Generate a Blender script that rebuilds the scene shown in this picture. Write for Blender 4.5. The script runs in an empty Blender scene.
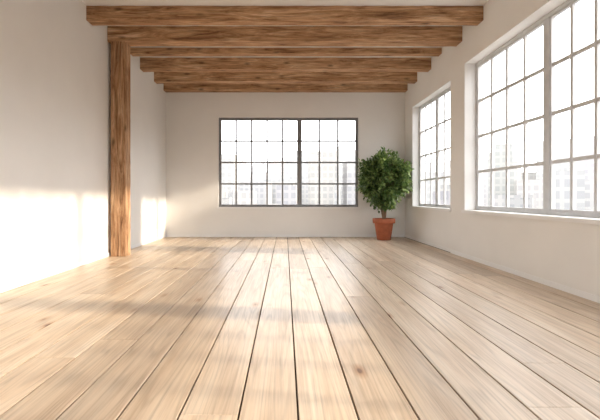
import bpy, bmesh, math, random
from mathutils import Vector, Matrix, noise
random.seed(7)
scene = bpy.context.scene
try:
    scene.view_settings.view_transform = 'Standard'
except Exception: pass

XL, XR, YB, YR, ZC = -3.27, 3.30, 11.0, -2.5, 4.25
EYE = 1.10

# ------------------------------------------------------------ helpers
def link(o, parent=None):
    scene.collection.objects.link(o)
    if parent: o.parent = parent
    return o
def empty(name, loc=(0,0,0)):
    e = bpy.data.objects.new(name, None); e.location = loc; e.empty_display_size = .2
    return link(e)
def boxes(name, lst, mat, bevel=0.0, parent=None, segs=2):
    bm = bmesh.new()
    for (x0,x1,y0,y1,z0,z1) in lst:
        r = bmesh.ops.create_cube(bm, size=1)
        for v in r['verts']:
            v.co = Vector(((x0+x1)/2+v.co.x*(x1-x0), (y0+y1)/2+v.co.y*(y1-y0), (z0+z1)/2+v.co.z*(z1-z0)))
    if bevel > 0:
        bmesh.ops.bevel(bm, geom=bm.edges[:], offset=bevel, segments=segs, affect='EDGES', clamp_overlap=True)
    me = bpy.data.meshes.new(name); bm.to_mesh(me); bm.free()
    me.materials.append(mat)
    return link(bpy.data.objects.new(name, me), parent)

class NT:
    def __init__(s, name):
        s.m = bpy.data.materials.new(name); s.m.use_nodes = True
        s.t = s.m.node_tree; s.t.nodes.clear()
        s.out = s.n('ShaderNodeOutputMaterial')
    def n(s, typ, **kw):
        nd = s.t.nodes.new(typ)
        for k, v in kw.items():
            if hasattr(nd, k): setattr(nd, k, v)
            else: nd.inputs[k.replace('_', ' ')].default_value = v
        return nd
    def l(s, a, b): s.t.links.new(a, b)
    def ramp(s, fac, stops, interp='LINEAR'):
        r = s.n('ShaderNodeValToRGB'); r.color_ramp.interpolation = interp
        e = r.color_ramp.elements
        while len(e) < len(stops): e.new(.5)
        for i, (p, c) in enumerate(stops):
            e[i].position = p
            e[i].color = (c, c, c, 1) if isinstance(c, (int, float)) else (*c, 1)
        s.l(fac, r.inputs[0]); return r
    def mix(s, typ, fac, a, b):
        m = s.n('ShaderNodeMix', data_type='RGBA', blend_type=typ)
        if isinstance(fac, (int, float)): m.inputs[0].default_value = fac
        else: s.l(fac, m.inputs[0])
        for i, v in ((6, a), (7, b)):
            if isinstance(v, tuple): m.inputs[i].default_value = (*v, 1)
            else: s.l(v, m.inputs[i])
        return m.outputs[2]

def simple(name, col, rough=.6, var=.05, nscale=6, bump=0.0, spec=.5, bscale=60):
    t = NT(name)
    tc = t.n('ShaderNodeTexCoord')
    no = t.n('ShaderNodeTexNoise', Scale=nscale, Detail=5.0); t.l(tc.outputs['Object'], no.inputs['Vector'])
    lo = tuple(c*(1-var) for c in col); hi = tuple(min(1, c*(1+var)) for c in col)
    r = t.ramp(no.outputs['Fac'], [(.3, lo), (.7, hi)])
    b = t.n('ShaderNodeBsdfPrincipled'); t.l(r.outputs[0], b.inputs['Base Color'])
    b.inputs['Roughness'].default_value = rough
    b.inputs['Specular IOR Level'].default_value = spec
    if bump:
        n2 = t.n('ShaderNodeTexNoise', Scale=bscale, Detail=4.0); t.l(tc.outputs['Object'], n2.inputs['Vector'])
        bp = t.n('ShaderNodeBump', Strength=bump, Distance=.01); t.l(n2.outputs['Fac'], bp.inputs['Height'])
        t.l(bp.outputs[0], b.inputs['Normal'])
    t.l(b.outputs[0], t.out.inputs[0])
    return t.m

def wood_beam(name, axis):
    t = NT(name)
    tc = t.n('ShaderNodeTexCoord')
    oi = t.n('ShaderNodeObjectInfo')
    of = t.n('ShaderNodeMath', operation='MULTIPLY'); t.l(oi.outputs['Random'], of.inputs[0]); of.inputs[1].default_value = 37.0
    av = t.n('ShaderNodeVectorMath', operation='ADD'); t.l(tc.outputs['Object'], av.inputs[0]); t.l(of.outputs[0], av.inputs[1])
    def mp(s, a):
        m = t.n('ShaderNodeMapping'); t.l(av.outputs[0], m.inputs[0])
        sc = [s, s, s]; sc[axis] = a; m.inputs['Scale'].default_value = sc; return m
    m1 = mp(9, 1.1)
    n1 = t.n('ShaderNodeTexNoise', Scale=1.0, Detail=9.0, Roughness=.68, Distortion=1.2); t.l(m1.outputs[0], n1.inputs[0])
    m2 = mp(36, 2.0)
    n2 = t.n('ShaderNodeTexNoise', Scale=1.0, Detail=6.0, Roughness=.75); t.l(m2.outputs[0], n2.inputs[0])
    c1 = t.ramp(n1.outputs['Fac'], [(.32, (.14, .062, .028)), (.43, (.38, .20, .10)), (.55, (.56, .335, .185)), (.70, (.76, .54, .35))])
    c2 = t.ramp(n2.outputs['Fac'], [(.38, .42), (.53, 1.0)])
    col = t.mix('MULTIPLY', .7, c1.outputs[0], c2.outputs[0])
    m3 = mp(4.5, 1.8)
    v = t.n('ShaderNodeTexVoronoi', Scale=1.0); t.l(m3.outputs[0], v.inputs[0])
    k = t.ramp(v.outputs['Distance'], [(.05, .2), (.18, 1.0)])
    col = t.mix('MULTIPLY', .75, col, k.outputs[0])
    b = t.n('ShaderNodeBsdfPrincipled', Roughness=.8); t.l(col, b.inputs['Base Color'])
    b.inputs['Specular IOR Level'].default_value = .25
    bp = t.n('ShaderNodeBump', Strength=.8, Distance=.025); t.l(n2.outputs['Fac'], bp.inputs['Height'])
    t.l(bp.outputs[0], b.inputs['Normal']); t.l(b.outputs[0], t.out.inputs[0])
    return t.m

# ------------------------------------------------------------ materials
M_wall = simple('plaster_wall', (.81, .795, .77), .85, .02, 1.5, .12)
M_ceil = simple('plaster_ceiling', (.84, .83, .81), .9, .015, 1.5, .08)
M_trim = simple('painted_trim', (.84, .835, .83), .45, .01, 3)
M_frame_d = simple('steel_frame_dark', (.20, .20, .205), .45, .08, 8)
M_frame_l = simple('steel_frame_grey', (.60, .61, .62), .45, .06, 8)
M_beam = wood_beam('beam_wood', 0)
M_post = wood_beam('post_wood', 2)
M_sub = simple('subfloor', (.08, .05, .03), .9, .1)
M_terra = simple('terracotta', (.38, .11, .05), .75, .16, 9, .15)
M_soil = simple('soil', (.05, .03, .02), .95, .4, 40, .8)
M_bark = simple('bark', (.16, .10, .06), .85, .3, 30, .5)
M_ground = simple('city_ground_mat', (.36, .35, .34), .95, .12, .02)

t = NT('window_glass')
tr = t.n('ShaderNodeBsdfTransparent'); tr.inputs[0].default_value = (.99, .99, .99, 1)
gl = t.n('ShaderNodeBsdfGlossy', Roughness=.02)
mx = t.n('ShaderNodeMixShader'); mx.inputs[0].default_value = .03; t.l(tr.outputs[0], mx.inputs[1]); t.l(gl.outputs[0], mx.inputs[2])
t.l(mx.outputs[0], t.out.inputs[0]); M_glass = t.m

# floor boards
t = NT('floor_planks')
tc = t.n('ShaderNodeTexCoord'); at = t.n('ShaderNodeAttribute', attribute_name='rnd')
sep = t.n('ShaderNodeSeparateColor'); t.l(at.outputs['Color'], sep.inputs[0])
off = t.n('ShaderNodeVectorMath', operation='SCALE'); t.l(at.outputs['Vector'], off.inputs[0]); off.inputs['Scale'].default_value = 40
ad = t.n('ShaderNodeVectorMath', operation='ADD'); t.l(tc.outputs['Object'], ad.inputs[0]); t.l(off.outputs[0], ad.inputs[1])
def mapped(sx, sy):
    m = t.n('ShaderNodeMapping'); m.inputs['Scale'].default_value = (sx, sy, 1); t.l(ad.outputs[0], m.inputs[0]); return m
m1 = mapped(5, .28); n1 = t.n('ShaderNodeTexNoise', Scale=1.0, Detail=1.0, Roughness=.5, Distortion=.1); t.l(m1.outputs[0], n1.inputs[0])
mm = t.n('ShaderNodeMath', operation='MULTIPLY'); t.l(n1.outputs['Fac'], mm.inputs[0]); mm.inputs[1].default_value = 95.0
sn = t.n('ShaderNodeMath', operation='SINE'); t.l(mm.outputs[0], sn.inputs[0])
ring = t.ramp(sn.outputs[0], [(.0, 1.0), (.5, .97), (1.0, .76)])
m2 = mapped(65, 1.3); n2 = t.n('ShaderNodeTexNoise', Scale=1.0, Detail=4.0, Roughness=.65); t.l(m2.outputs[0], n2.inputs[0])
m3 = mapped(2.8, 1.15); v3 = t.n('ShaderNodeTexVoronoi', Scale=1.0); t.l(m3.outputs[0], v3.inputs[0])
m4 = mapped(8, .7); n4 = t.n('ShaderNodeTexNoise', Scale=1.0, Detail=5.0, Roughness=.6); t.l(m4.outputs[0], n4.inputs[0])
c1 = t.ramp(n4.outputs['Fac'], [(.3, (.56, .42, .295)), (.5, (.675, .54, .405)), (.72, (.75, .64, .515))])
c2 = t.ramp(n2.outputs['Fac'], [(.32, .74), (.56, 1.0)])
col = t.mix('MULTIPLY', .8, c1.outputs[0], c2.outputs[0])
col = t.mix('MULTIPLY', .6, col, ring.outputs[0])
kn = t.ramp(v3.outputs['Distance'], [(.03, (.24, .12, .06)), (.06, (.74, .57, .43)), (.15, (1, 1, 1))])
col = t.mix('MULTIPLY', .9, col, kn.outputs[0])
tone = t.ramp(sep.outputs[0], [(0, (.79, .77, .75)), (.5, (.92, .91, .895)), (1, (1.0, .985, .96))])
col = t.mix('MULTIPLY', 1.0, col, tone.outputs[0])
b = t.n('ShaderNodeBsdfPrincipled', Roughness=.42); t.l(col, b.inputs['Base Color'])
b.inputs['Specular IOR Level'].default_value = .5
rr = t.ramp(n2.outputs['Fac'], [(.3, .44), (.7, .31)]); t.l(rr.outputs[0], b.inputs['Roughness'])
bp = t.n('ShaderNodeBump', Strength=.12, Distance=.004); t.l(n2.outputs['Fac'], bp.inputs['Height'])
t.l(bp.outputs[0], b.inputs['Normal']); t.l(b.outputs[0], t.out.inputs[0]); M_floor = t.m

# leaves
t = NT('leaves')
ge = t.n('ShaderNodeNewGeometry')
cr = t.ramp(ge.outputs['Random Per Island'], [(0, (.035, .08, .022)), (.5, (.10, .175, .045)), (1, (.30, .39, .14))])
b = t.n('ShaderNodeBsdfPrincipled', Roughness=.45); t.l(cr.outputs[0], b.inputs['Base Color'])
tl = t.n('ShaderNodeBsdfTranslucent'); t.l(cr.outputs[0], tl.inputs[0])
mx = t.n('ShaderNodeMixShader'); mx.inputs[0].default_value = .3
t.l(b.outputs[0], mx.inputs[1]); t.l(tl.outputs[0], mx.inputs[2]); t.l(mx.outputs[0], t.out.inputs[0]); M_leaf = t.m

# city facades
t = NT('city_facade')
uv = t.n('ShaderNodeUVMap', uv_map='UVMap'); at = t.n('ShaderNodeAttribute', attribute_name='tone')
br = t.n('ShaderNodeTexBrick', offset=0.0); t.l(uv.outputs[0], br.inputs['Vector'])
br.inputs['Color1'].default_value = (.80, .82, .85, 1); br.inputs['Color2'].default_value = (.90, .91, .92, 1)
br.inputs['Mortar'].default_value = (1, 1, 1, 1)
br.inputs['Scale'].default_value = 1; br.inputs['Mortar Size'].default_value = .6
br.inputs['Brick Width'].default_value = 3.0; br.inputs['Row Height'].default_value = 3.4
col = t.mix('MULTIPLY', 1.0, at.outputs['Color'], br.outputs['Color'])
b = t.n('ShaderNodeBsdfPrincipled', Roughness=.85); t.l(col, b.inputs['Base Color'])
b.inputs['Specular IOR Level'].default_value = .1
t.l(b.outputs[0], t.out.inputs[0]); M_city = t.m

# ------------------------------------------------------------ walls
def wall_panels(fixed0, fixed1, u0, u1, z0, z1, openings, along):
    out = []; u = u0
    def bx(a, b_, c, d):
        if b_-a < 1e-5 or d-c < 1e-5: return
        out.append((fixed0, fixed1, a, b_, c, d) if along == 'y' else (a, b_, fixed0, fixed1, c, d))
    for (a, b_, c, d) in openings:
        bx(u, a, z0, z1); bx(a, b_, z0, c); bx(a, b_, d, z1); u = b_
    bx(u, u1, z0, z1)
    return out

WB = (-1.83, 2.02, .82, 3.29)
W2 = (7.98, 10.35, .86, 3.42)
W3 = (3.30, 7.27, .86, 3.52)
W4 = (-1.6, 3.05, .86, 3.52)  # out of view; widened so the pier shadow on the floor stays narrow
TH = .30
boxes('wall_back', wall_panels(YB, YB+.3, XL-.3, XR+TH, 0, ZC, [WB], 'x'), M_wall)
wr = wall_panels(XR, XR+TH, 7.86, YB, 0, ZC, [W2], 'y')
wr += wall_panels(XR-.035, XR+TH, YR, 7.86, 0, ZC, [W4, W3], 'y')
boxes('wall_right', wr, M_wall)
boxes('wall_left', [(XL-.3, XL, YR, YB, 0, ZC)], M_wall)
WR = (-2.8, 2.8, .4, 3.8)  # unseen opening behind the camera, added to let fill light in
boxes('wall_rear', wall_panels(YR-.3, YR, XL-.3, XR+TH, 0, ZC, [WR], 'x'), M_wall)
boxes('ceiling', [(XL-.3, XR+TH, YR-.3, YB+.3, ZC, ZC+.25)], M_ceil)
boxes('baseboard_back', [(XL+.016, XR-.016, YB-.015, YB, 0, .07)], M_trim, .003)
boxes('baseboard_left', [(XL, XL+.015, YR, YB, 0, .07)], M_trim, .003)
boxes('baseboard_right', [(XR-.05, XR-.035, YR, 7.86, 0, .07), (XR-.015, XR, 7.87, YB, 0, .07)], M_trim, .003)

# ------------------------------------------------------------ windows
def window(idx, opening, frame_pos, along, inner, sections, rows, mat, fw=.05, mw=.028, md=.04, sill=True, mull=.075):
    par = empty('window_%d' % idx)
    a, b_, c, d = opening
    def B(u0, u1, z0, z1, dep):
        return (frame_pos-dep/2, frame_pos+dep/2, u0, u1, z0, z1) if along == 'y' else (u0, u1, frame_pos-dep/2, frame_pos+dep/2, z0, z1)
    fr = [B(a, a+fw, c, d, .07), B(b_-fw, b_, c, d, .07), B(a+fw, b_-fw, c, c+fw, .07), B(a+fw, b_-fw, d-fw, d, .07)]
    mu = []
    for i, (s0, s1, nc) in enumerate(sections):
        if i > 0: fr.append(B(s0-mull, s0, c+fw, d-fw, .08))
        for k in range(1, nc):
            u = s0+(s1-s0)*k/nc
            mu.append(B(u-mw/2, u+mw/2, c+fw, d-fw, md))
        for r in range(1, rows):
            z = c+fw+(d-c-2*fw)*r/rows
            mu.append(B(s0, s1, z-mw/2, z+mw/2, md-.006))
        s = .022
        mu += [B(s0, s0+s, c+fw, d-fw, md+.015), B(s1-s, s1, c+fw, d-fw, md+.015),
               B(s0, s1, c+fw, c+fw+s, md+.012), B(s0, s1, d-fw-s, d-fw, md+.012)]
    boxes('frame', fr, mat, .006, par)
    boxes('muntins', mu, mat, .003, par)
    g = B(a+fw*.6, b_-fw*.6, c+fw*.6, d-fw*.6, 0)
    if along == 'y': vs = [(g[0], g[2], g[4]), (g[0], g[3], g[4]), (g[0], g[3], g[5]), (g[0], g[2], g[5])]
    else: vs = [(g[0], g[2], g[4]), (g[1], g[2], g[4]), (g[1], g[2], g[5]), (g[0], g[2], g[5])]
    me = bpy.data.meshes.new('glass'); me.from_pydata(vs, [], [(0, 1, 2, 3)]); me.materials.append(M_glass)
    link(bpy.data.objects.new('glass', me), par)
    if sill:
        if along == 'y':
            boxes('sill', [(inner-.05, frame_pos-.037, a-.05, b_+.03, c-.045, c+.006)], M_trim, .006, par)
        else:
            boxes('sill', [(a-.03, b_+.03, inner-.035, frame_pos-.037, c-.04, c+.004)], M_trim, .006, par)
    return par
x0, x1 = WB[0]+.05, WB[1]-.05
window(1, WB, YB+.08, 'x', YB, [(x0, .40-.04, 5), (.40+.04, x1, 3)], 4, M_frame_d, fw=.05, mw=.042, mull=.08)
window(2, W2, XR+.20, 'y', XR, [(W2[0]+.05, 9.12, 3), (9.20, W2[1]-.05, 3)], 4, M_frame_l, mw=.036)
window(3, W3, XR+.20, 'y', XR-.035, [(W3[0]+.05, 5.24, 5), (5.36, W3[1]-.05, 4)], 4, M_frame_l, fw=.06, mw=.046, mull=.12)
window(4, W4, XR+.20, 'y', XR-.035, [(W4[0]+.05, .66, 5), (.74, W4[1]-.05, 5)], 4, M_frame_l, mw=.044)
window(5, WR, YR-.15, 'x', YR, [(WR[0]+.05, -.04, 5), (.04, WR[1]-.05, 5)], 5, M_frame_l, sill=False)

# ------------------------------------------------------------ floor
boxes('subfloor', [(XL-.3, XR+TH, YR-.3, YB+.3, -.2, -.022)], M_sub)
bm = bmesh.new(); lay = bm.verts.layers.float_color.new('rnd')
W = .30; gap = .011
x = .066 - W*12
while x < XR:
    xa, xb = max(x+gap/2, XL+.001), min(x+W-gap/2, XR-.036 if x+W > XR-.036 else 99)
    y = YR - random.uniform(0, 3)
    if xb-xa > .02:
        while y < YB:
            L = random.uniform(4.0, 7.0)
            ya, yb = max(y+.0012, YR), min(y+L-.0012, YB)
            if yb-ya > .1:
                r = bmesh.ops.create_cube(bm, size=1)
                dz = random.uniform(-.0008, 0)
                cc = (random.random(), random.random(), random.random(), 1)
                for v in r['verts']:
                    v.co = Vector(((xa+xb)/2+v.co.x*(xb-xa), (ya+yb)/2+v.co.y*(yb-ya), -.011+dz+v.co.z*.022)); v[lay] = cc
            y += L
    x += W
es = [e for e in bm.edges if all(v.co.z > -.005 for v in e.verts)]
bmesh.ops.bevel(bm, geom=es, offset=.002, segments=1, affect='EDGES')
me = bpy.data.meshes.new('floor'); bm.to_mesh(me); bm.free(); me.materials.append(M_floor)
link(bpy.data.objects.new('floor', me))

# ------------------------------------------------------------ beams
def timber(name, bx, mat, axis, seed):
    x0, x1, y0, y1, z0, z1 = bx
    c = Vector(((x0+x1)/2, (y0+y1)/2, (z0+z1)/2)); s = Vector((x1-x0, y1-y0, z1-z0))
    bm = bmesh.new(); bmesh.ops.create_cube(bm, size=1)
    for v in bm.verts: v.co = Vector([v.co[i]*s[i] for i in range(3)])
    es = [e for e in bm.edges if abs((e.verts[0].co-e.verts[1].co).normalized()[axis]) > .9]
    bmesh.ops.bevel(bm, geom=es, offset=.007, segments=1, affect='EDGES')
    es = [e for e in bm.edges if abs((e.verts[0].co-e.verts[1].co).normalized()[axis]) > .9]
    bmesh.ops.subdivide_edges(bm, edges=es, cuts=60)
    o = [i for i in range(3) if i != axis]
    for v in bm.verts:
        if abs(abs(v.co[axis])-s[axis]/2) < 1e-4: continue
        q = Vector(v.co); q[axis] *= 3.0
        n = noise.noise(q*2.0+Vector((seed*7.1,)*3))
        k = 1-abs(n)*.05
        for i in o: v.co[i] *= k
    me = bpy.data.meshes.new(name); bm.to_mesh(me); bm.free(); me.materials.append(mat)
    ob = link(bpy.data.objects.new(name, me)); ob.location = c
    return ob
def xr(y): return XR if y > 7.86 else XR-.035
for i, (ya, yb, zb) in enumerate([(6.58, 6.80, 4.01), (7.36, 7.64, 3.97), (8.42, 8.6, 4.12), (9.02, 9.24, 3.985), (9.98, 10.2, 3.985), (10.76, 10.99, 3.97),
                                  (5.3, 5.52, 3.97), (4.1, 4.32, 3.97), (2.9, 3.12, 3.97), (1.7, 1.92, 3.97), (.5, .72, 3.97), (-.7, -.48, 3.97), (-1.9, -1.68, 3.97)]):
    timber('ceiling_beam', (XL+.001, xr(yb)-.001, ya, yb, zb, ZC-.001), M_beam, 0, i+1)
timber('wooden_post', (XL+.05, XL+.33, 7.38, 7.62, .001, 3.975), M_post, 2, 30)

# ------------------------------------------------------------ potted tree
px, py = 2.54, 10.28
tree = empty('potted_ficus_tree', (px, py, 0))
prof = [(0, 0), (.165, 0), (.175, .01), (.235, .42), (.238, .43), (.272, .43), (.28, .44), (.285, .54), (.278, .55), (.255, .55), (.248, .54), (.24, .47), (0, .47)]
bm = bmesh.new(); N = 48; rings = []
for (r, z) in prof:
    if r == 0: rings.append([bm.verts.new((0, 0, z))])
    else: rings.append([bm.verts.new((r*math.cos(2*math.pi*k/N), r*math.sin(2*math.pi*k/N), z)) for k in range(N)])
for a, b_ in zip(rings, rings[1:]):
    for k in range(N):
        k2 = (k+1) % N
        if len(a) == 1: f = bm.faces.new((a[0], b_[k2], b_[k]))
        elif len(b_) == 1: f = bm.faces.new((a[k], a[k2], b_[0]))
        else: f = bm.faces.new((a[k], a[k2], b_[k2], b_[k]))
        f.smooth = len(a) > 1 and len(b_) > 1
bmesh.ops.recalc_face_normals(bm, faces=bm.faces)
me = bpy.data.meshes.new('pot'); bm.to_mesh(me); bm.free(); me.materials.append(M_terra)
link(bpy.data.objects.new('pot', me), tree)
bm = bmesh.new(); bmesh.ops.create_circle(bm, cap_ends=True, segments=40, radius=.238)
bmesh.ops.subdivide_edges(bm, edges=bm.edges[:], cuts=2)
for v in bm.verts: v.co.z = .485+.012*noise.noise(v.co*20)
me = bpy.data.meshes.new('soil'); bm.to_mesh(me); bm.free(); me.materials.append(M_soil)
link(bpy.data.objects.new('soil', me), tree)

cz, RX, RY, RZ = 1.53, .61, .60, .70
def shape_r(d):
    n = noise.noise(d*2.3+Vector((3, 1, 5)))*.12
    k = 1.0+n
    return Vector((d.x*RX*k*(1-.12*max(0, -d.z)), d.y*RY*k*(1-.12*max(0, -d.z)), d.z*RZ*k))
clumps = []
while len(clumps) < 240:
    d = Vector((random.gauss(0, 1), random.gauss(0, 1), random.gauss(0, 1))).normalized()
    p = shape_r(d)*random.uniform(.3, 1.0)**.5
    clumps.append(p+Vector((0, 0, cz)))
cu = bpy.data.curves.new('stems', 'CURVE'); cu.dimensions = '3D'; cu.bevel_depth = 1; cu.bevel_resolution = 3; cu.use_fill_caps = True
def spl(pts, rads):
    s = cu.splines.new('POLY'); s.points.add(len(pts)-1)
    for q, p, r in zip(s.points, pts, rads): q.co = (*p, 1); q.radius = r
trunks = []
for k in range(5):
    a = k*2*math.pi/5+.4; base = Vector((math.cos(a)*.035, math.sin(a)*.035, .47))
    top = Vector((math.cos(a)*.28, math.sin(a)*.26, 1.75+random.uniform(-.15, .2)))
    pts = []
    for i in range(12):
        f = i/11; p = base.lerp(top, f); p.x = base.x+(top.x-base.x)*f**1.7; p.y = base.y+(top.y-base.y)*f**1.7
        p += Vector((math.sin(f*7+k), math.cos(f*6+k), 0))*.012
        pts.append(p)
    spl(pts, [.022*(1-.75*i/11) for i in range(12)]); trunks.append(pts)
for c in clumps:
    tp = random.choice(trunks); cand = [p for p in tp if p.z < c.z-.02 and p.z > .85] or [tp[4]]
    s = min(cand, key=lambda p: (p-c).length+random.uniform(0, .1))
    mid = s.lerp(c, .5)+Vector((0, 0, -.03))
    spl([s, mid, c], [.007, .005, .003])
cu.materials.append(M_bark)
link(bpy.data.objects.new('stems', cu), tree)
V, F = [], []
def leaf(p, dr, up, L, Wd):
    side = dr.cross(up)
    if side.length < 1e-3: return
    side.normalize(); nrm = side.cross(dr).normalized()
    b0 = len(V)
    for (u, w, h) in [(0, 0, 0), (.3, .42, .06), (.65, .36, .04), (1, 0, -.10), (.65, -.36, .04), (.3, -.42, .06), (.45, 0, -.03)]:
        V.append(p+dr*(u*L)+side*(w*Wd*1.2)+nrm*(h*L))
    m = b0+6
    F.extend([(b0, b0+1, m), (b0+1, b0+2, m), (b0+2, b0+3, m), (b0+3, b0+4, m), (b0+4, b0+5, m), (b0+5, b0, m)])
def putleaf(p, outd):
    dr = (outd*.9+Vector((random.gauss(0, .6), random.gauss(0, .6), random.gauss(-.1, .5)))).normalized()
    up = Vector((random.gauss(0, .35), random.gauss(0, .35), 1)).normalized()
    wp = p+Vector((px, py, 0))
    if wp.x > XR-.11 or wp.y > YB-.12 or p.z < .66: return
    leaf(p, dr, up, random.uniform(.07, .12), random.uniform(.042, .06))
for c in clumps:
    R = random.uniform(.09, .17)
    for i in range(38):
        d = Vector((random.gauss(0, 1), random.gauss(0, 1), random.gauss(0, 1))).normalized()
        p = c+d*R*random.random()**.5
        putleaf(p, (d*.6+(p-Vector((0, 0, cz))).normalized()*.7).normalized())
me = bpy.data.meshes.new('foliage'); me.from_pydata([tuple(v) for v in V], [], F); me.materials.append(M_leaf)
for f in me.polygons: f.use_smooth = True
link(bpy.data.objects.new('foliage', me), tree)

# ------------------------------------------------------------ city outside
rnd = random.Random(21)
bm = bmesh.new(); uvl = bm.loops.layers.uv.new('UVMap'); cl = bm.loops.layers.float_color.new('tone')
GZ = -45.
def building(cx, cy, w, d, top, tone, rot):
    R = Matrix.Rotation(rot, 3, 'Z')
    def add(w, d, z0, z1):
        cs = [R @ Vector((sx*w/2, sy*d/2, 0))+Vector((cx, cy, 0)) for sx, sy in ((-1, -1), (1, -1), (1, 1), (-1, 1))]
        lo = [bm.verts.new((c.x, c.y, z0)) for c in cs]; hi = [bm.verts.new((c.x, c.y, z1)) for c in cs]
        for i in range(4):
            j = (i+1) % 4; f = bm.faces.new((lo[i], lo[j], hi[j], hi[i])); ln = (cs[j]-cs[i]).length
            for l, (u, v_) in zip(f.loops, ((0, z0), (ln, z0), (ln, z1), (0, z1))): l[uvl].uv = (u+.3, v_); l[cl] = tone
        f = bm.faces.new(hi)
        for l in f.loops: l[uvl].uv = (.1, .1); l[cl] = tone
    add(w, d, GZ, top)
    if rnd.random() < .5: add(w*.6, d*.6, top, top+rnd.uniform(2, 6))
    if rnd.random() < .2: add(w*.08, d*.08, top, top+rnd.uniform(8, 14))
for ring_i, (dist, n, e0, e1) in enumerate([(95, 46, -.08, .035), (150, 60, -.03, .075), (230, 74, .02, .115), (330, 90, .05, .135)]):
    for k in range(n):
        a = 2*math.pi*(k+rnd.uniform(-.3, .3))/n
        dd = dist*rnd.uniform(.85, 1.15)
        g = [.315, .35, .385, .415][ring_i]*rnd.uniform(.92, 1.10)  # farther rings get a lighter facade colour: painted aerial haze
        top = EYE+dd*(e0+(e1-e0)*rnd.random()**1.4)
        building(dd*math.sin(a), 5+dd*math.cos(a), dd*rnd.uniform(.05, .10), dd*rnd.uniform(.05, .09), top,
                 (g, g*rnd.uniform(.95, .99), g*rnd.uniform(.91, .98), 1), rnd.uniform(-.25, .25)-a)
me = bpy.data.meshes.new('city_skyline'); bm.to_mesh(me); bm.free(); me.materials.append(M_city)
link(bpy.data.objects.new('city_skyline', me))
bm = bmesh.new(); bmesh.ops.create_circle(bm, cap_ends=True, segments=64, radius=900)
me = bpy.data.meshes.new('city_ground'); bm.to_mesh(me); bm.free(); me.materials.append(M_ground)
o = link(bpy.data.objects.new('city_ground', me)); o.location = (0, 0, GZ)

# ------------------------------------------------------------ light
sd = bpy.data.lights.new('sun', 'SUN'); sd.energy = 6.5; sd.angle = math.radians(2.4); sd.color = (1.0, .85, .66)
so = link(bpy.data.objects.new('sun', sd)); so.location = (20, 0, 15)
so.rotation_euler = Vector((-1, .16, -.345)).to_track_quat('-Z', 'Y').to_euler()
w = bpy.data.worlds.new('world'); scene.world = w; w.use_nodes = True
nt = w.node_tree; nt.nodes.clear()
bg = nt.nodes.new('ShaderNodeBackground'); bg.inputs[0].default_value = (.965, .98, 1, 1); bg.inputs[1].default_value = 5.2
ow = nt.nodes.new('ShaderNodeOutputWorld'); nt.links.new(bg.outputs[0], ow.inputs[0])

# ------------------------------------------------------------ camera
cd = bpy.data.cameras.new('camera'); cd.sensor_width = 36; cd.lens = 24.0
cd.shift_x = 15/600; cd.shift_y = -13/600; cd.clip_end = 2000; cd.clip_start = .05
co = link(bpy.data.objects.new('camera', cd)); co.location = (0, 0, EYE); co.rotation_euler = (math.radians(90), 0, 0)
scene.camera = co
